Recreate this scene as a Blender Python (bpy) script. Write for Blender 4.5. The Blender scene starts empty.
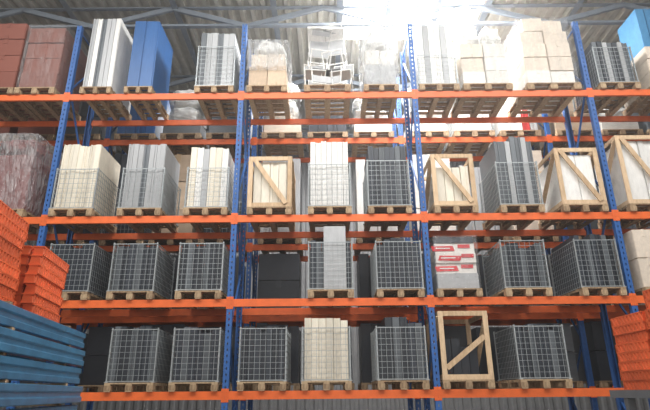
import bpy, bmesh, math, random
from math import tan, atan, radians, sin, cos, pi
from mathutils import Vector, Matrix, noise
random.seed(7)
sc = bpy.context.scene
COL = sc.collection
EYE = 1.65
PITCH = atan(520/1441)
RY = 9.0          # front plane of the rack

def H(y, Y=RY):   # height above eye level measured from the photo's rows
    return Y*tan(PITCH-atan((y-205)/520))

# ------------------------------------------------------------ materials
def new_mat(name):
    m = bpy.data.materials.new(name); m.use_nodes = True
    return m, m.node_tree, m.node_tree.nodes['Principled BSDF']
def paint(name, col, rough=0.5, metal=0.0, var=0.12, nscale=6.0, grime=0.12, spec=0.5):
    m, nt, b = new_mat(name)
    N, L = nt.nodes, nt.links
    tc = N.new('ShaderNodeTexCoord'); no = N.new('ShaderNodeTexNoise')
    no.inputs['Scale'].default_value = nscale; no.inputs['Detail'].default_value = 5
    L.new(tc.outputs['Object'], no.inputs['Vector'])
    oi = N.new('ShaderNodeObjectInfo')
    m1 = N.new('ShaderNodeMapRange'); m1.inputs['To Min'].default_value = 1-var; m1.inputs['To Max'].default_value = 1+var
    L.new(oi.outputs['Random'], m1.inputs['Value'])
    m2 = N.new('ShaderNodeMapRange'); m2.inputs['From Min'].default_value = .3; m2.inputs['From Max'].default_value = .7
    m2.inputs['To Min'].default_value = 1-grime; m2.inputs['To Max'].default_value = 1+grime*.5
    L.new(no.outputs['Fac'], m2.inputs['Value'])
    mu = N.new('ShaderNodeMath'); mu.operation = 'MULTIPLY'
    L.new(m1.outputs[0], mu.inputs[0]); L.new(m2.outputs[0], mu.inputs[1])
    vm = N.new('ShaderNodeVectorMath'); vm.operation = 'SCALE'
    vm.inputs[0].default_value = col
    L.new(mu.outputs[0], vm.inputs['Scale']); L.new(vm.outputs[0], b.inputs['Base Color'])
    b.inputs['Roughness'].default_value = rough; b.inputs['Metallic'].default_value = metal
    b.inputs['Specular IOR Level'].default_value = spec
    return m
def wood(name, c1, c2):
    m, nt, b = new_mat(name)
    N, L = nt.nodes, nt.links
    tc = N.new('ShaderNodeTexCoord'); mp = N.new('ShaderNodeMapping')
    mp.inputs['Scale'].default_value = (9, 9, 2.0)
    no = N.new('ShaderNodeTexNoise'); no.inputs['Scale'].default_value = 3; no.inputs['Detail'].default_value = 6
    oi = N.new('ShaderNodeObjectInfo')
    L.new(tc.outputs['Object'], mp.inputs['Vector']); L.new(mp.outputs[0], no.inputs['Vector'])
    ad = N.new('ShaderNodeMath'); ad.operation = 'MULTIPLY_ADD'; ad.inputs[1].default_value = .35
    L.new(oi.outputs['Random'], ad.inputs[0]); L.new(no.outputs['Fac'], ad.inputs[2])
    cr = N.new('ShaderNodeValToRGB')
    cr.color_ramp.elements[0].position = .35; cr.color_ramp.elements[0].color = (*c1, 1)
    cr.color_ramp.elements[1].position = .85; cr.color_ramp.elements[1].color = (*c2, 1)
    L.new(ad.outputs[0], cr.inputs[0]); L.new(cr.outputs[0], b.inputs['Base Color'])
    b.inputs['Roughness'].default_value = .8
    return m
M = {
 'blue': paint('blue_rack_paint', (.03,.12,.37), .5, var=.05),
 'lblue': paint('blue_frame_paint', (.05,.19,.34), .3, var=.12, grime=.3),
 'orange': paint('orange_rack_paint', (.82,.15,.03), .5, var=.08),
 'oranges': paint('orange_steel', (.70,.125,.038), .45, var=.2, grime=.25),
 'zinc': paint('galvanised_steel', (.38,.41,.42), .4, metal=.3, var=.1, nscale=20),
 'wood': wood('pallet_wood', (.22,.14,.08), (.50,.36,.22)),
 'pine': wood('crate_pine', (.46,.31,.18), (.72,.53,.34)),
 'cream': paint('cream_panel', (.78,.72,.60), .5),
 'white': paint('white_panel', (.82,.81,.78), .5, var=.08),
 'lgrey': paint('light_grey_panel', (.46,.47,.48), .45, var=.15),
 'grey': paint('grey_panel', (.12,.135,.15), .45, var=.2),
 'dark': paint('anthracite_panel', (.038,.045,.058), .4, var=.3),
 'brick': paint('brick_red_panel', (.25,.08,.055), .6, var=.08, grime=.05),
 'red': paint('bright_red_panel', (.50,.04,.04), .5, var=.1),
 'bpanel': paint('bright_blue_panel', (.02,.11,.32), .4, var=.1),
 'pblue': paint('pale_blue_panel', (.06,.24,.46), .5, var=.1),
 'carton': paint('cardboard', (.60,.46,.33), .8, var=.15),
 'pcarton': paint('pale_cardboard', (.76,.66,.55), .8, var=.08),
 'wcarton': paint('white_cardboard', (.80,.77,.72), .7, var=.08),
 'tape': paint('parcel_tape', (.50,.36,.22), .3, var=.05),
 'redlab': paint('red_label_paper', (.68,.03,.04), .5, var=.1),
 'sack': paint('white_sack_plastic', (.78,.78,.75), .35, var=.12),
 'redsack': paint('red_sack_plastic', (.24,.065,.06), .35, var=.1),
 'truss': paint('steel_truss_paint', (.20,.23,.27), .5, var=.1),
 'deck': paint('roof_deck_sheet', (.46,.44,.39), .6, var=.05),
 'wall': paint('wall_sheet', (.25,.25,.25), .6, var=.05),
 'concrete': paint('concrete_floor', (.30,.29,.27), .6, nscale=1.2),
 'steelgrey': paint('grey_steel', (.12,.13,.14), .5),
}
def film_mat(name, lo, hi):
    m, nt, b = new_mat(name)
    N, L = nt.nodes, nt.links
    b.inputs['Base Color'].default_value = (.86,.87,.88,1); b.inputs['Roughness'].default_value = .1
    tc = N.new('ShaderNodeTexCoord'); mp = N.new('ShaderNodeMapping'); mp.inputs['Scale'].default_value = (3.5,3.5,1.0); mp.inputs['Rotation'].default_value=(.2,.6,.1)
    no = N.new('ShaderNodeTexNoise'); no.inputs['Scale'].default_value = 2; no.inputs['Detail'].default_value = 2
    L.new(tc.outputs['Object'], mp.inputs[0]); L.new(mp.outputs[0], no.inputs['Vector'])
    n2 = N.new('ShaderNodeTexNoise'); n2.inputs['Scale'].default_value = 5; n2.inputs['Detail'].default_value = 3; n2.inputs['Distortion'].default_value=.4
    L.new(mp.outputs[0], n2.inputs['Vector'])
    r = N.new('ShaderNodeMapRange'); r.inputs['From Min'].default_value=.35; r.inputs['From Max'].default_value=.7
    r.inputs['To Min'].default_value=lo; r.inputs['To Max'].default_value=hi
    L.new(no.outputs['Fac'], r.inputs['Value']); L.new(r.outputs[0], b.inputs['Alpha'])
    bp = N.new('ShaderNodeBump'); bp.inputs['Strength'].default_value=1; bp.inputs['Distance'].default_value=.2
    L.new(n2.outputs['Fac'], bp.inputs['Height']); L.new(bp.outputs[0], b.inputs['Normal'])
    return m
M['film'] = film_mat('stretch_film', .08, .2)
M['cloudy'] = film_mat('cloudy_stretch_film', .2, .42)
def emit_mat(name, col, s):
    m, nt, b = new_mat(name)
    b.inputs['Base Color'].default_value = (.8,.8,.8,1)
    b.inputs['Emission Color'].default_value = (*col,1); b.inputs['Emission Strength'].default_value = s
    return m
M['sky'] = emit_mat('translucent_skylight', (.99,.99,1), 6.0)

# ------------------------------------------------------------ mesh helpers
def bx(bm, x0,x1,y0,y1,z0,z1):
    v = [bm.verts.new(p) for p in ((x0,y0,z0),(x1,y0,z0),(x1,y1,z0),(x0,y1,z0),(x0,y0,z1),(x1,y0,z1),(x1,y1,z1),(x0,y1,z1))]
    for f in ((0,3,2,1),(4,5,6,7),(0,1,5,4),(1,2,6,5),(2,3,7,6),(3,0,4,7)):
        bm.faces.new([v[i] for i in f])
def bar(bm, p0, p1, w, t=None, n=4):
    p0, p1 = Vector(p0), Vector(p1); d = (p1-p0).normalized()
    a = Vector((0,1,0)) if abs(d.y) < .9 else Vector((1,0,0))
    u = d.cross(a).normalized(); v = d.cross(u).normalized(); t = t or w
    r0, r1 = [], []
    for i in range(n):
        an = 2*pi*(i+.5)/n; k = math.sqrt(2)/2 if n == 4 else .5
        o = u*cos(an)*w*k + v*sin(an)*t*k
        r0.append(bm.verts.new(p0+o)); r1.append(bm.verts.new(p1+o))
    for i in range(n):
        j=(i+1)%n; bm.faces.new((r0[i],r0[j],r1[j],r1[i]))
    bm.faces.new(r0[::-1]); bm.faces.new(r1)
def done(bm, name, mat, bevel=0):
    if bevel:
        bmesh.ops.bevel(bm, geom=bm.edges[:], offset=bevel, segments=2, affect='EDGES')
    bmesh.ops.recalc_face_normals(bm, faces=bm.faces[:])
    me = bpy.data.meshes.new(name); bm.to_mesh(me); bm.free()
    me.materials.append(M[mat]); return me
def extr_z(bm, pts, z0, z1):
    a=[bm.verts.new((x,y,z0)) for x,y in pts]; b=[bm.verts.new((x,y,z1)) for x,y in pts]
    n=len(pts)
    for i in range(n):
        j=(i+1)%n; bm.faces.new((a[i],a[j],b[j],b[i]))
    bm.faces.new(a[::-1]); bm.faces.new(b)

def thing(name, data, loc, label, cat, group=None, rot=None, scale=None, mat=None, kind=None):
    o = bpy.data.objects.new(name, data)
    o.location = loc
    if rot: o.rotation_euler = rot
    if scale: o.scale = scale
    COL.objects.link(o)
    if label: o['label'] = label
    if cat: o['category'] = cat
    if group: o['group'] = group
    if kind: o['kind'] = kind
    if mat: setmat(o, mat)
    return o
def setmat(o, mat):
    o.material_slots[0].link = 'OBJECT'; o.material_slots[0].material = M[mat]
def part(name, data, par, loc=(0,0,0), rot=None, scale=None, mat=None, label=None):
    o = bpy.data.objects.new(name, data); o.parent = par; o.location = loc
    if rot: o.rotation_euler = rot
    if scale: o.scale = scale
    COL.objects.link(o)
    if mat: setmat(o, mat)
    if label: o['label'] = label
    return o

# ------------------------------------------------------------ shared meshes
bm = bmesh.new()
for i in range(7): bx(bm, -.4,.4, .0+i*.1835,.0+i*.1835+.1, .122,.144)
for x in (-.4,-.05,.3): bx(bm, x,x+.1, 0,1.2, .1,.122)
ME_deck = done(bm,'deck','wood')
bm = bmesh.new(); bx(bm,-.055,.055,-.07,.07,0,.078); ME_block = done(bm,'block','wood',.004)
bm = bmesh.new(); bx(bm,-.05,.05,0,1.2,0,.022); ME_bot = done(bm,'bottom_board','wood',.003)
def pallet(x, y, z, w=.8, where='on the rack beams', grp='wooden pallets on the rack'):
    e = thing('wooden_pallet', None, (x,y,z), 'worn brown wooden pallet resting '+where, 'pallet', grp, scale=(w/.8,1,1))
    part('deck', ME_deck, e)
    for px in (-.345,0,.345):
        part('bottom_board', ME_bot, e, (px,0,0))
        for py in (.07,.6,1.13): part('block', ME_block, e, (px,py,.022))
    return z+.144

bm = bmesh.new()
extr_z(bm, [(-.47,0),(-.2,0),(-.2,.02),(.2,.02),(.2,0),(.47,0),(.47,.06),(.38,.06),(.38,.94),(.47,.94),(.47,1),(-.47,1)], 0.0, 1)
ME_panel = done(bm,'sheet','grey')
bm = bmesh.new()
extr_z(bm, [(-.49,0),(.40,0),(.40,.015),(.49,.015),(.49,1),(-.49,1)], 0.0, 1)
ME_sheet = done(bm,'sheet_flat','grey')

CAGES = {}
def cage_meshes(w, d, h):
    k=(round(w,2),round(d,2),round(h,2))
    if k in CAGES: return CAGES[k]
    t=.0058
    def grid(L, nm):
        bm=bmesh.new(); n=max(6,round(L/.085))
        for i in range(1,n): 
            x=L*i/n; bx(bm,x-t/2,x+t/2,-t/2,t/2,.02,h)
        m=max(5,round(h/.1))
        for j in range(m+1):
            z=.02+(h-.03)*j/m; tt=t*(2.6 if j in(0,m) else 1); bx(bm,0,L,-t*1.5,-t/2,z-tt/2,z+tt/2)
        return done(bm,nm,'zinc')
    bm=bmesh.new(); bx(bm,-.011,.011,-.011,.011,0,h+.02); bx(bm,-.03,.03,-.03,.03,0,.012)
    post=done(bm,'post','zinc')
    CAGES[k]=(grid(w,'front_grid'),grid(d,'side_grid'),post)
    return CAGES[k]
def cage(x, y, z, w=.8, d=1.15, h=.88):
    g,s,p = cage_meshes(w,d,h)
    e = thing('mesh_cage', None, (x,y,z), 'galvanised wire mesh cage standing on a wooden pallet', 'cage', 'wire mesh cages on the rack')
    part('front_grid', g, e, (-w/2,.02,0))
    part('back_grid', g, e, (-w/2,d-.0,0))
    part('side_grid', s, e, (-w/2+.012,.02,0), (0,0,pi/2))
    part('side_grid', s, e, (w/2-.012,.02,0), (0,0,pi/2))
    for px in (-w/2+.014,w/2-.014):
        for py in (.03,d-.02): part('post', p, e, (px,py,0))
CN = {'cream':'cream','white':'white','lgrey':'light grey','grey':'grey','dark':'dark grey','brick':'brick red','bpanel':'bright blue','pblue':'pale blue','red':'bright red'}
def panels(x, y, z, w, d, h, mat, n=7, vary=.04, me=None, mix=None, where='standing upright on a wooden pallet', drops=None):
    p=w/n
    steps=h
    for i in range(n):
        if random.random()<.4: steps=h-random.random()*vary
        hh=steps
        if drops: hh=h-drops[i%len(drops)]
        mm = mix[i%len(mix)] if mix else mat
        thing('steel_sheet', me or random.choice((ME_panel,ME_sheet,ME_sheet)), (x-w/2+p*(i+.5), y+random.random()*.02, z),
              CN[mm]+' folded steel sheet '+where, 'metal sheet', 'upright steel sheets on the rack',
              scale=(p*.99, d, hh), mat=mm)
bm=bmesh.new(); bx(bm,-.5,.5,0,1,0,1); ME_carton=done(bm,'carton_body','carton',.012)
bm=bmesh.new(); bx(bm,-.06,.06,-.006,1.006,.75,1.006); bx(bm,-.06,.06,-.006,0.0,.0,.2); ME_tape=done(bm,'tape','tape')
bm=bmesh.new(); bx(bm,-.5,.5,-.012,-.002,0,1); ME_label=done(bm,'box_label','redlab')
def carton(x,y,z,w,d,h,mat='carton',lab=False,where='stacked on a pallet',rot=0):
    nm={'carton':'brown','pcarton':'pale beige','wcarton':'white','brick':'brick red','grey':'grey','lgrey':'light grey','dark':'dark grey','redsack':'dark red','bpanel':'blue'}[mat]
    e=thing('carton',None,(x,y,z),nm+' box '+('with red and white labels ' if lab else '')+where,'box','boxes on the rack',scale=(w,d,h),rot=(0,0,rot) if rot else None)
    part('box_body',ME_carton,e,mat=mat)
    if lab:
        s=random.uniform(-.12,.12)
        part('red_label',ME_label,e,(-.18+s,0,.2),rot=(0,random.uniform(-.1,.1),0),scale=(.55,1,.5),label='red paper label')
        part('white_label',ME_label,e,(-.2+s,-.006,.42),scale=(.36,1,.1),mat='white',label='white printed strip')
        part('red_label',ME_label,e,(.29+s*.6,0,.5),scale=(.3,1,.36),label='red paper label')
    else: part('tape_strip',ME_tape,e, mat='tape' if mat=='carton' else mat)
def carton_stack(x,y,z,w,d,h,rows,cols,mat='carton',lab=False,miss=0, mix=None, loose=0):
    for r in range(rows):
        for c in range(cols):
            if r==rows-1 and random.random()<miss: continue
            m = random.choice(mix) if mix else mat
            carton(x-w/2+w/cols*(c+.5)+random.uniform(-.004,.004),y+random.uniform(0,.03+loose),z+h/rows*r,w/cols*(.975-loose*.5),d,h/rows*.985,m,lab,rot=random.uniform(-loose,loose)*.5)
def sack_mesh(seed):
    bm=bmesh.new(); bmesh.ops.create_icosphere(bm,subdivisions=5,radius=1)
    for v in bm.verts:
        c=v.co
        q=Vector([math.copysign(abs(a)**.62,a) for a in c])
        n=noise.noise(q*1.6+Vector((seed*7,0,0)))*.16+abs(noise.noise(q*4+Vector((seed*3,0,0))))*.14+noise.noise(q*11+Vector((seed,0,0)))*.03
        v.co=Vector((q.x*.5,q.y*.5,q.z*.5))*(1+n-.05)+Vector((0,.5,.5))
    for v in bm.verts: v.co.z=max(0.0,v.co.z)
    me=done(bm,'sack','sack')
    for p in me.polygons: p.use_smooth=True
    return me
SACKS=[sack_mesh(i) for i in range(4)]
def sacks(x,y,z,w,d,h,rows,cols,mat='sack'):
    for r in range(rows):
        for c in range(cols):
            thing('plastic_sack',random.choice(SACKS),(x-w/2+w/cols*(c+.5),y,z+h/rows*r),
              ('white' if mat=='sack' else 'dark red')+' plastic sack heaped on a pallet load','sack','sacks on the rack',
              scale=(w/cols*.98,d,h/rows*1.0),mat=mat)
def wrap(x,y,z,w,d,h,seed=0,puff=.03,mat='film'):
    bm=bmesh.new(); bmesh.ops.create_cube(bm,size=1)
    bmesh.ops.subdivide_edges(bm,edges=bm.edges[:],cuts=24,use_grid_fill=True)
    bmesh.ops.delete(bm,geom=[f for f in bm.faces if all(v.co.z<-.499 for v in f.verts)],context='FACES')
    for v in bm.verts:
        p=Vector((v.co.x*w,v.co.y*d,(v.co.z+.5)*h))
        o=Vector((v.co.x,v.co.y,max(0,v.co.z-.3)*1.2)).normalized()
        p+=o*(puff+puff*1.0*noise.noise(p*4+Vector((seed*5,seed,0)))+puff*.7*abs(noise.noise(p*9))) if v.co.z>-.49 else Vector((0,0,0))
        v.co=p+Vector((0,d/2,0))
    me=done(bm,'film',mat)
    for p in me.polygons: p.use_smooth=True
    thing('stretch_wrap',me,(x,y,z),'clear crinkled stretch film wrapped around a pallet load','plastic wrap','stretch wrap on pallet loads')
def crate(x,y,z,w,d,h,flip=False,open_=False):
    e=thing('wooden_crate',None,(x,y,z),'pale pine crate frame with a diagonal front brace on a pallet','crate','pine crates on the rack')
    def brd(nm,x0,x1,y0,y1,z0,z1):
        bm=bmesh.new(); bx(bm,x0,x1,y0,y1,z0,z1); part(nm,done(bm,nm,'pine',.004),e)
    b=.085; t=.03
    for sx in (-1,1):
        xa=sx*w/2; x0,x1=(xa,xa+b) if sx<0 else (xa-b,xa)
        brd('post',x0,x1,0,t,0,h); brd('post',x0,x1,d-t,d,0,h)
        for z0 in (0,h-b):
            if sx<0: brd('side_rail',xa,xa+t,t,d-t,z0,z0+b)
            else: brd('side_rail',xa-t,xa,t,d-t,z0,z0+b)
    for y0 in (0,d-t):
        for z0 in (0,h-b): brd('rail',-w/2+b,w/2-b,y0,y0+t,z0,z0+b)
    bm=bmesh.new(); s=-1 if flip else 1
    x0=s*(-w/2+b); x1=s*(w/2-b)
    if open_: bar(bm,(x0,.014,b*2.2),(x1,.014,h*.62),.085,.026)
    else: bar(bm,(x0+s*.02,-.014,h-b*.7),(x1-s*.02,-.014,b*.7),.085,.026)
    part('diagonal_brace',done(bm,'diagonal_brace','pine'),e)
    for sx in(-1,1):
        bm=bmesh.new(); bar(bm,(sx*(w/2-.015),.06,h-b),(sx*(w/2-.015),d-.06,b),.08,.025)
        part('diagonal_brace',done(bm,'diagonal_brace','pine'),e)
def chair_meshes():
    bm=bmesh.new(); r=.022
    for sx in(-.21,.21):
        bar(bm,(sx,0,0),(sx,.28,.46),r,n=8); bar(bm,(sx,.46,0),(sx,.1,.46),r,n=8)
        bar(bm,(sx,.08,.45),(sx,.46,.45),r,n=8); bar(bm,(sx,.44,.45),(sx,.52,.88),r,n=8)
    for p in ((.0,.02),(.46,.02),(.08,.45),(.52,.87)): bar(bm,(-.21,p[0],p[1]),(.21,p[0],p[1]),r,n=8)
    f=done(bm,'chair_frame','white')
    bm=bmesh.new(); bx(bm,-.2,.2,.08,.46,.460,.475); s=done(bm,'seat','white',.005)
    bm=bmesh.new(); bx(bm,-.19,.19,.475,.487,.66,.82); b=done(bm,'backrest','white',.004)
    return f,s,b
CH=chair_meshes()
def chair(loc,rot):
    e=thing('tubular_chair',None,loc,'white steel tube chair piled with others on a pallet','chair','piled chairs on the top shelf',rot=rot)
    part('chair_frame',CH[0],e); part('seat',CH[1],e,mat='lgrey'); part('backrest',CH[2],e,mat='lgrey')

# ------------------------------------------------------------ rack
LV = {'A':5.58,'B':3.0,'C':1.47,'D':-.03}
BH=.13
UX=[-8.6,-5.13,-1.655,1.81,5.30,8.78]
TOPZ = EYE+7.3
def post_mesh():
    bm=bmesh.new()
    for s in (-1,1):
        bx(bm, *( (-.05,-.010) if s<0 else (.010,.05)), 0,.004, 0,TOPZ)
        bx(bm, *( (-.05,-.046) if s<0 else (.046,.05)), .004,.09, 0,TOPZ)
        bx(bm, *( (-.046,-.030) if s<0 else (.030,.046)), .086,.09, 0,TOPZ)
    z=.05
    while z<TOPZ-.1:
        bx(bm,-.010,.010,0,.004,z,z+.06); z+=.1
    return done(bm,'upright_post','blue')
ME_post=post_mesh()
bm=bmesh.new(); bx(bm,-.08,.08,-.03,.12,0,.01); ME_foot=done(bm,'foot_plate','blue')
def brace_mesh(z0,z1,d):
    bm=bmesh.new(); bar(bm,(0,.09,z0),(0,d-.09,z1),.035,.025); return done(bm,'brace','blue')
BR=[]; z=.25; i=0
while z<TOPZ-1.2:
    z2=z+1.2; BR.append(brace_mesh(z,z2,1.1) if i%2==0 else brace_mesh(z2,z,1.1)); z=z2; i+=1
BR.append(brace_mesh(.2,.2,1.1)); BR.append(brace_mesh(TOPZ-.1,TOPZ-.1,1.1))
def frame(x,y,where):
    e=thing('rack_upright_frame',None,(x,y,0),'tall blue slotted steel upright frame '+where,'rack upright','rack upright frames')
    part('upright_post',ME_post,e,(0,0,.01)); part('upright_post',ME_post,e,(0,1.1,.01),(0,0,pi))
    part('foot_plate',ME_foot,e); part('foot_plate',ME_foot,e,(0,1.0,0))
    for b in BR: part('brace',b,e)
def beam_mesh(L):
    bm=bmesh.new()
    prof=[(0,0),(.05,0),(.05,BH-.03),(.028,BH-.03),(.028,BH),(0,BH)]
    a=[bm.verts.new((-L/2,p,q)) for p,q in prof]; b=[bm.verts.new((L/2,p,q)) for p,q in prof]
    n=len(prof)
    for i in range(n):
        j=(i+1)%n; bm.faces.new((a[i],a[j],b[j],b[i]))
    bm.faces.new(a[::-1]); bm.faces.new(b)
    return done(bm,'beam_body','orange')
BL={}
bm=bmesh.new(); bx(bm,-.03,.03,-.006,-.001,-.04,BH+.04); 
for k in range(3): bx(bm,-.012,.012,-.011,-.006,-.02+k*.065,.005+k*.065)
ME_conn=done(bm,'end_connector','orange')
def beam(x0,x1,y,zc,back=False):
    L=round(x1-x0-.102,3)
    if L not in BL: BL[L]=beam_mesh(L)
    e=thing('rack_beam',None,((x0+x1)/2,y,zc-BH/2),'orange steel pallet rack beam fixed between blue uprights','rack beam','orange rack beams',
        rot=(0,0,pi) if back else None)
    part('beam_body',BL[L],e)
    part('end_connector',ME_conn,e,(-L/2-.02,0,0)); part('end_connector',ME_conn,e,(L/2+.02,0,0))
for ry,w in ((RY,'bolted to the warehouse floor'),(RY+2.0,'behind the first row of racking')):
    for x in UX: frame(x,ry,w)
    for k,h in LV.items():
        for a,b in zip(UX[:-1],UX[1:]):
            beam(a,b,ry+.0,EYE+h); beam(a,b,ry+1.1,EYE+h,True)

# ------------------------------------------------------------ loads on the front rack
def base(lv): return EYE+LV[lv]+BH/2
PY=RY-.05
def cload(lv,x0,top,mat,w=.8,n=7,ch=.86,vary=.05,mix=None,pw=None,d=1.0,me=None,back=0,drops=None):
    h=LV[lv]+BH/2+.144
    sc_=(RY*cos(PITCH)+h*sin(PITCH))/520
    x=(x0-325)*sc_+w/2
    z=pallet(x,PY,base(lv),w)
    cage(x,PY+.01,z,w,1.15,ch)
    ph=EYE+H(top,RY+.05)-z-.002
    panels(x,PY+.06+back,z+.002,pw or w-.08,d-back,ph,mat,n,vary,me,mix=mix,where='standing in a wire mesh cage',drops=drops)
    return x,z,ph
def pos(lv,x0,w,top):
    h=LV[lv]+BH/2+.144
    x=(x0-325)*(RY*cos(PITCH)+h*sin(PITCH))/520+w/2
    z=pallet(x,PY,base(lv),w)
    return x,z,EYE+H(top,RY+.03)-z
# level A
x,z,h=pos('A',-24,.8,22); carton_stack(x,PY+.03,z,.76,1.05,h,4,1,'brick')
x,z,h=pos('A',17,.8,24); carton_stack(x,PY+.05,z,.76,1.05,h*.96,4,1,'brick'); wrap(x,PY+.03,z,.77,1.1,h+.0,2,.012)
x,z,h=pos('A',82,.62,16); panels(x,PY+.05,z,.58,1.05,h,'lgrey',6,.05,mix=['lgrey','white','grey','lgrey']) 
x,z,h=pos('A',126,.56,20); panels(x,PY+.05,z,.52,1.0,h,'bpanel',2,.02,me=ME_sheet)
cload('A',196,33,'lgrey',w=.78,ch=.95,mix=['grey','lgrey','lgrey'],n=6)
x,z,h=pos('A',248,.8,38); carton_stack(x,PY+.04,z,.76,1.0,h*.42,1,2,'carton'); carton_stack(x,PY+.06,z+h*.42,.7,1.0,h*.25,1,2,'pcarton'); sacks(x,PY+.07,z+h*.67,.66,.95,h*.33,1,1); wrap(x,PY+.02,z+h*.3,.77,1.05,h*.6,3,.04,'cloudy')
x,z,h=pos('A',305,.94,35)
for l,r in [((-.23,.08),.1),((.25,.12),-.22),((-.2,.62),.0),((.25,.6),.05)]: chair((x+l[0],PY+l[1],z),(0,0,r))
for l,r in [((-.21,.63,.965),.22),((.22,.66,.965),-.3)]: chair((x+l[0],PY+l[1],z+l[2]),(pi,0,r))
chair((x-.24,PY+1.02,z+.99),(pi/2+.05,.06,.12)); chair((x+.25,PY+1.0,z+.99),(pi/2-.08,-.05,-.15))
panels(x-.02,PY+.2,z+1.52,.8,.7,.05,'white',2,.0,me=ME_sheet,where='lying flat on piled chairs')
x,z,h=pos('A',365,.7,27); carton_stack(x,PY+.06,z,.64,1.0,h*.36,1,1,'lgrey'); carton_stack(x,PY+.08,z+h*.36,.6,.95,h*.24,1,2,'wcarton'); sacks(x,PY+.08,z+h*.6,.62,1.0,h*.4,1,1); wrap(x,PY+.02,z,.66,1.08,h*.95,4,.04,'cloudy')
cload('A',420,26,'white',w=.8,ch=.7,mix=['white','lgrey','white'],n=6)
x,z,h=pos('A',464,.98,26); carton_stack(x,PY+.04,z,.94,1.05,h*.66,3,2,'pcarton',mix=['pcarton','wcarton','wcarton'],loose=.05); sacks(x,PY+.06,z+h*.66,.92,1.0,h*.34,1,2); wrap(x,PY+.02,z,.95,1.08,h*.7,12,.015)
x,z,h=pos('A',527,1.08,20); carton_stack(x,PY+.04,z,1.0,1.02,h*.8,4,2,'pcarton',loose=.04,mix=['pcarton','wcarton']); carton_stack(x+.03,PY+.08,z+h*.8,.9,.95,h*.2,1,2,'pcarton',loose=.08); wrap(x,PY+.02,z,1.03,1.08,h*.98,6,.012)
cload('A',600,45,'grey',w=.8,ch=.85,mix=['grey','dark','lgrey'])
x,z,h=pos('A',654,.8,50); carton_stack(x,PY+.04,z,.78,1.05,h,3,2,'pcarton'); panels(x+.02,PY+.1,z+h,.72,.7,1.0,'pblue',4,.05,where='standing on top of boxes')
# level B
x,z,h=pos('B',-22,.86,134); carton_stack(x,PY+.04,z,.82,1.05,h*.55,1,1,'redsack'); carton_stack(x,PY+.08,z+h*.55,.76,.98,h*.2,1,2,'redsack'); sacks(x,PY+.06,z+h*.75,.78,1.0,h*.25,1,1,'redsack'); wrap(x,PY+.02,z,.83,1.1,h+.02,7,.03,'cloudy')
cload('B',50,143,'cream',ch=.8)
cload('B',118,143,'lgrey',mix=['lgrey','lgrey','lgrey','grey'],ch=.8)
cload('B',184,147,'cream',n=6,mix=['cream','white','lgrey','cream'],ch=.8)
def crload(lv,x0,top,ptop,mat,flip,w=.82,n=8):
    x,z,h=pos(lv,x0,w,top); crate(x,PY+.01,z,w,1.15,h-.01,flip)
    ph=EYE+H(ptop,RY+.08)-z
    panels(x,PY+.07,z,w-.19,1.0,ph,mat,n,.04,where='standing inside a pine crate frame'); return x,z
crload('B',247,157,163,'cream',False,n=4)
cload('B',308,141,'white',ch=.85)
cload('B',368,147,'dark',mix=['dark','dark','grey'],ch=.92)
crload('B',434,156,168,'cream',False,w=.8,n=4)
cload('B',500,139,'grey',mix=['grey','grey','lgrey'],drops=[.1,.1,.1,0,0,.02])
crload('B',562,151,157,'white',False,w=.82,n=2)
crload('B',628,139,145,'white',False,w=.9,n=2)
# level C
cload('C',42,242,'dark',drops=[0,.0,.03,.08,.08,0,.0]); cload('C',107,242,'dark',n=6,mix=['grey','dark','dark'],drops=[.05,.05,.0,.0,.08]); cload('C',175,242,'dark',mix=['dark','grey','dark'],drops=[0,.0,.06,.06,.0])
x,z,h=cload('C',307,240,'dark',n=7,mix=['dark','grey','dark'],back=.05)
thing('steel_sheet',ME_panel,(x+.08,PY+.065,z+.0),'light grey steel sheet standing taller than the cage around it','metal sheet','upright steel sheets on the rack',scale=(.42,.03,EYE+H(226,RY)-z),mat='lgrey')
cload('C',376,239,'dark',n=6,w=.82,drops=[.12,.03,0,0,.08,.1])
x,z,h=pos('C',436,.78,238); carton_stack(x,PY+.05,z,.74,1.05,h*.3,1,1,'lgrey'); carton_stack(x,PY+.05,z+h*.3,.74,1.03,h*.58,3,1,'wcarton',lab=True,loose=.02); carton_stack(x,PY+.07,z+h*.88,.7,1.0,h*.12,1,1,'dark'); wrap(x,PY+.02,z,.75,1.1,h+.0,8,.012)
cload('C',504,245,'dark',mix=['grey','dark','dark'],drops=[.06,0,.0,.1,.1]); cload('C',580,237,'dark',w=.76,mix=['dark','dark','grey'],drops=[.02,.1,.1,.0,.0])
x,z,h=pos('C',643,.8,232); carton_stack(x,PY+.04,z,.78,1.05,h,2,2,'pcarton')
# level D
cload('D',104,325,'grey',mix=['grey','dark','dark'],drops=[0,.0,.08,.02]); cload('D',168,326,'grey',n=6,mix=['dark','grey','dark'],drops=[.05,0,0,.1,.1]); cload('D',236,326,'dark',drops=[0,.0,.06,.1])
cload('D',300,318,'cream',n=6,w=.82); cload('D',376,318,'dark',n=6,w=.84,mix=['dark','dark','grey'],drops=[.15,.0,.0,0,.1,.1])
x,z,h=pos('D',441,.84,312); crate(x,PY+.01,z,.84,1.15,h-.01,False,True); panels(x+.03,PY+.5,z,.6,.55,h*.62,'dark',4,.15,where='standing inside an open pine crate frame')
cload('D',518,326,'dark',w=.84,mix=['dark','dark','grey'],drops=[.03,.1,0,.0]); 
x,z,h=pos('D',654,.8,330); carton_stack(x,PY+.04,z,.78,1.05,h,2,1,'grey')

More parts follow.
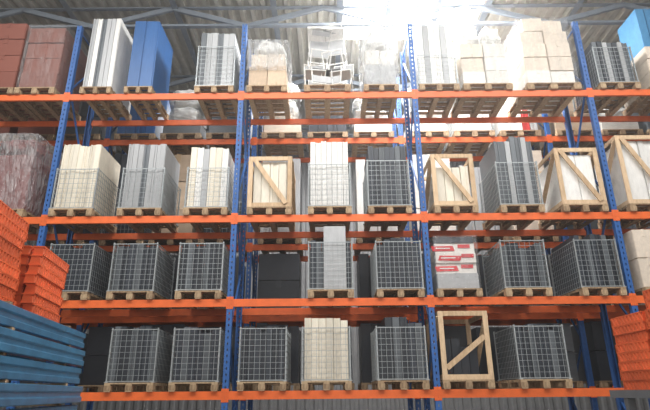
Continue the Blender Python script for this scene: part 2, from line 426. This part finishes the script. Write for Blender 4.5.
# ------------------------------------------------------------ second rack row
PY2=RY+2.0-.05
def back(lv,x,kind,mat,h,w=.95):
    z=pallet(x,PY2,base(lv),w,grp='pallets on the rear racking')
    if kind=='p': panels(x,PY2+.05,z,w-.06,1.0,h,mat,4,.08)
    elif kind=='c': carton_stack(x,PY2+.05,z,w-.04,1.0,h,3 if h>1.2 else 2,1,mat)
    elif kind=='s':
        carton_stack(x,PY2+.05,z,w-.04,1.0,h*.25,1,1,mat); sacks(x,PY2+.05,z+h*.25,w-.06,1.0,h*.75,2,1)
    elif kind=='m':
        panels(x,PY2+.05,z,w-.06,1.0,h,mat,5,.05,mix=['white','white','white','red','lgrey'])
    else:
        cage(x,PY2+.01,z,w,1.15,.85); panels(x,PY2+.06,z,w-.1,1.0,h,mat,5,.06)
def rowx(i,k): return UX[i]+.65+k*1.085
def fillrow(lv,spec,h0,h1):
    j=0
    for i in range(5):
        for k in range(3):
            t=spec[j%len(spec)]; j+=1
            if t is None: continue
            back(lv,rowx(i,k),t[0],t[1],random.uniform(h0,h1))
B=lambda s:[None if q=='-' else (q[0],q[1:]) for q in s.split()]
fillrow('A',B('cbrick cbrick cgrey  pbpanel sgrey cgrey  spcarton pdark swcarton  swcarton gwhite mwhite  ccarton swcarton cgrey'),1.2,1.6)
fillrow('B',B('- - cdark  gdark ccarton gdark  plgrey clgrey pwhite  cwcarton plgrey cpcarton  cgrey pgrey cdark'),1.7,2.1)
fillrow('C',B('- - cdark  cdark cdark pgrey  cdark cdark pdark  cgrey pdark cdark  cdark gdark cdark'),1.1,1.2)  # dark goods fill both lower rows, partly added to put darkness in the gaps
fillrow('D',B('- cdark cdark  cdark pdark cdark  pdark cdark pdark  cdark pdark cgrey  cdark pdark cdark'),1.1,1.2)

# ------------------------------------------------------------ stacks in the aisle
yaw=atan(.17)
def stand(x,y,w,l,h,rot):
    e=thing('steel_stand',None,(x,y,0),'low grey steel storage stand holding stacked steel','stand','steel stands in the aisle',rot=(0,0,rot))
    for px in(-w+.05,-.05):
        for py in(-l+.3,-.3):
            bm=bmesh.new(); bx(bm,px-.04,px+.04,py-.04,py+.04,0,h-.08); part('leg',done(bm,'leg','steelgrey',.004),e)
    bm=bmesh.new()
    for px in(-w+.05,-.05): bx(bm,px-.05,px+.05,-l,0,h-.08,h)
    for py in(-l+.3,-.3,-l/2): bx(bm,-w+.1,-.1,py-.05,py+.05,h-.08,h-.01)
    part('top_frame',done(bm,'top_frame','steelgrey'),e)
FX,FY=-2.64,6.0
SH=EYE-.26
BPI=.184
stand(FX,FY,1.0,4.0,SH,yaw)
def rail_mesh(l):
    bm=bmesh.new()
    R=[(.088,0),(.10,.006),(.10,.05),(.084,.062),(.084,.098),(.10,.11),(.10,.154),(.088,.16)]
    extr=R+[(.012,.16),(.0,.154),(.0,.006),(.012,0)]
    a=[bm.verts.new((p,-l,q)) for p,q in extr]; b=[bm.verts.new((p,0,q)) for p,q in extr]
    n=len(extr)
    for i in range(n):
        j=(i+1)%n; bm.faces.new((a[i],a[j],b[j],b[i]))
    bm.faces.new(a[::-1]); bm.faces.new(b)
    return done(bm,'side_rail','lblue')
ME_rail=rail_mesh(4.0)
bm=bmesh.new(); bar(bm,(-.9,0,.07),(-.1,-.3,.07),.05,.03); ME_lb=done(bm,'cross_brace','lblue')
bm=bmesh.new(); bx(bm,-1,-.03,-.03,.03,.16,BPI); ME_bat=done(bm,'spacer_batten','wood')
for i in range(5):
    e=thing('blue_rack_frame',None,(FX+random.uniform(-.03,.02),FY+random.uniform(-.12,.06),SH+i*BPI),'blue steel rack frame lying flat in a stack','rack frame','stacked blue rack frames',rot=(0,0,yaw+random.uniform(-.008,.008)))
    part('side_rail',ME_rail,e,(-.1,0,0)); part('side_rail',ME_rail,e,(-1.0,0,0))
    for k in range(5): part('cross_brace',ME_lb,e,(0,-.2-k*.75,0))
    for py in(-.5,-2.0,-3.5): part('spacer_batten',ME_bat,e,(0,py,0))
def orange_mesh(l):
    bm=bmesh.new(); a=.012; t=.085
    bx(bm,-.056,.056,-l,0,0,a); bx(bm,-.056,.056,-l,0,t,.097)
    n=int(l/.065)
    for i in range(n):
        y=-l+(i+.1)*l/n; k=l/n
        for s in(-1,1):
            v=[bm.verts.new(p) for p in((s*.045,y,a),(s*.045,y+k*.6,a),(s*.045,y+k*.95,t),(s*.045,y+k*.35,t),(s*.055,y+.004,a),(s*.055,y+k*.55,a),(s*.055,y+k*.9,t),(s*.055,y+k*.4,t))]
            for f in((4,5,6,7),(0,1,5,4),(1,2,6,5),(2,3,7,6),(3,0,4,7)): bm.faces.new([v[q] for q in f])
    bx(bm,-.045,.045,-l+.004,-.004,a,t)
    return done(bm,'orange_profile','oranges')
bm=bmesh.new()
bx(bm,-.057,-.02,0,.01,.0,.097); bx(bm,.02,.057,0,.01,.0,.097); bx(bm,-.02,.02,0,.01,0,.03); bx(bm,-.02,.02,0,.01,.07,.097); CAP=done(bm,'end_plate','oranges')
def ostack(x,y,z,l,rows,cols,rot,side):
    me=orange_mesh(l)
    for r in range(rows):
        for c in range(cols):
            off=side*c*.125
            px=x+off*cos(rot)+random.uniform(-.01,.01); py=y+off*sin(rot)+random.uniform(-.03,.03)
            e=thing('orange_steel_beam',None,(px,py,z+r*.0985),'short ribbed orange steel beam stacked in a bundle','steel beam','stacked orange steel beams',rot=(0,0,rot))
            part('beam_body',me,e); part('end_plate',CAP,e)
top=SH+5*BPI
ostack(-3.10,6.0,top,.85,8,4,yaw,-1)
ostack(-3.06,5.0,top,1.3,10,4,yaw,-1)
stand(4.22,6.3,1.0,2.4,EYE+.0,0)
ostack(3.40,6.2,EYE+.0,.62,8,4,0,1)
ostack(3.40,5.50,EYE+.0,1.3,10,4,0,1)

# ------------------------------------------------------------ building shell
def struct(name,me,label,loc=(0,0,0)):
    return thing(name,me,loc,label,'structure',kind='structure')
def sbox(name,a,mat,label):
    bm=bmesh.new(); bx(bm,*a); return struct(name,done(bm,name,mat),label)
X0,X1,Y0,Y1=-13,13,-5,18.5
CZ=EYE+8.9
sbox('floor',(X0,X1,Y0,Y1,-.2,0),'concrete','grey concrete warehouse floor')
def corr(x0,x1,p,amp):
    out=[];x=x0;
    while x<x1:
        for fx,fz in((0,0),(.35,0),(.5,amp),(.85,amp)):
            if x+fx*p<x1: out.append((x+fx*p,fz))
        x+=p
    out.append((x1,0)); return out
def deck(name,x0,x1,y0,y1):
    bm=bmesh.new(); pr=corr(x0,x1,.28,.11)
    a=[bm.verts.new((x,y0,CZ+z)) for x,z in pr]; b=[bm.verts.new((x,y1,CZ+z)) for x,z in pr]
    for i in range(len(pr)-1): bm.faces.new((a[i],a[i+1],b[i+1],b[i]))
    struct(name,done(bm,name,'deck'),'ribbed beige metal roof deck')
SX0,SX1,SY0,SY1=.5,3.9,9.2,11.6
deck('ceiling',X0,SX0,Y0,Y1); deck('ceiling.001',SX1,X1,Y0,Y1); deck('ceiling.002',SX0,SX1,Y0,SY0); deck('ceiling.003',SX0,SX1,SY1,Y1)
bm=bmesh.new(); bx(bm,SX0,SX1,SY0,SY1,CZ+.0,CZ+.03); struct('window_1',done(bm,'skylight','sky'),'bright translucent roof skylight')
def cwall(vert):
    bm=bmesh.new()
    if vert in('back','front'):
        y=Y1 if vert=='back' else Y0; pr=corr(X0,X1,.3,.05)
        a=[bm.verts.new((x,y+z,0)) for x,z in pr]; b=[bm.verts.new((x,y+z,CZ+.05)) for x,z in pr]
    else:
        xx=X0 if vert=='left' else X1; pr=corr(Y0,Y1,.3,.05)
        a=[bm.verts.new((xx+z,y,0)) for y,z in pr]; b=[bm.verts.new((xx+z,y,CZ+.05)) for y,z in pr]
    for i in range(len(pr)-1): bm.faces.new((a[i],a[i+1],b[i+1],b[i]))
    struct('wall_'+vert,done(bm,'wall','wall'),'pale corrugated metal warehouse wall')
for v in('back','front','left','right'): cwall(v)
def truss(y,zb,zt):
    e=thing('roof_truss',None,(0,y,0),'grey-blue steel lattice roof truss under the roof deck','roof truss','roof trusses')
    for nm,z in(('bottom_chord',zb),('top_chord',zt)):
        bm=bmesh.new(); bx(bm,X0+.1,X1-.1,-.05,.05,z-.01,z+.01); bx(bm,X0+.1,X1-.1,-.01,.01,z,z+.08 if nm=='bottom_chord' else z+.05)
        part(nm,done(bm,nm,'truss'),e)
    n=7; w=(X1-X0-.4)/n
    for i in range(n):
        xa=X0+.2+i*w; xb=xa+w/2
        for p,q in(((xa,0,zb),(xb,0,zt)),((xb,0,zt),(xa+w,0,zb))):
            bm=bmesh.new(); bar(bm,p,q,.12,.07); part('web_diagonal',done(bm,'web_diagonal','truss'),e)
for y in (10.3,13.2,16.5): truss(y,EYE+8.3,EYE+8.84)
for x in (-9,-6.2,-3.6,-1.2,.4,1.6,2.8,4.0,6.2,9):
    bm=bmesh.new(); bx(bm,-.07,.07,Y0+.2,Y1-.2,0,.012); bx(bm,-.006,.006,Y0+.2,Y1-.2,.012,.1)
    thing('roof_purlin',done(bm,'roof_purlin','truss'),(x,0,CZ-.1),'grey steel purlin under the roof deck','roof beam','roof purlins')

# ------------------------------------------------------------ light
def area(name,loc,rot,sx,sy,p,col=(1,1,1)):
    l=bpy.data.lights.new(name,'AREA'); l.shape='RECTANGLE'; l.size=sx; l.size_y=sy; l.energy=p; l.color=col
    o=bpy.data.objects.new(name,l); o.location=loc; o.rotation_euler=rot; COL.objects.link(o)
area('aisle_skylight_light',(0,4.2,CZ-.3),(radians(20),0,0),16,3.6,1700,(1,.99,.97))  # unseen skylight over the aisle, area light alone without a roof opening
area('front_fill_light',(0,-4,5.0),(radians(88),0,0),18,6,480,(1,.97,.93))  # added soft front fill from behind the camera, no window there
area('skylight_light',((SX0+SX1)/2,(SY0+SY1)/2,CZ-.15),(0,0,0),3.2,2.2,1250,(1,.99,.98))
area('rear_aisle_fill',(1.5,15.3,CZ-.4),(0,0,0),10,2,450,(.98,.98,1))  # added light that brightens the rear goods, no fitting there
w=bpy.data.worlds.new('world'); sc.world=w; w.use_nodes=True
wn=w.node_tree
wn.nodes['Background'].inputs[0].default_value=(.7,.75,.8,1); wn.nodes['Background'].inputs[1].default_value=.3
vs=wn.nodes.new('ShaderNodeVolumeScatter'); vs.inputs['Density'].default_value=.005; vs.inputs['Anisotropy'].default_value=.6
wn.links.new(vs.outputs[0], wn.nodes['World Output'].inputs['Volume'])
sc.view_settings.view_transform='Standard'

# ------------------------------------------------------------ camera
cd=bpy.data.cameras.new('camera'); cd.sensor_width=36; cd.lens=28.8
cam=bpy.data.objects.new('camera',cd); COL.objects.link(cam)
cam.matrix_world=Matrix.Translation((0,0,EYE))@Matrix.Rotation(pi/2+PITCH,4,'X')@Matrix.Rotation(radians(-.5),4,'Z')
sc.camera=cam
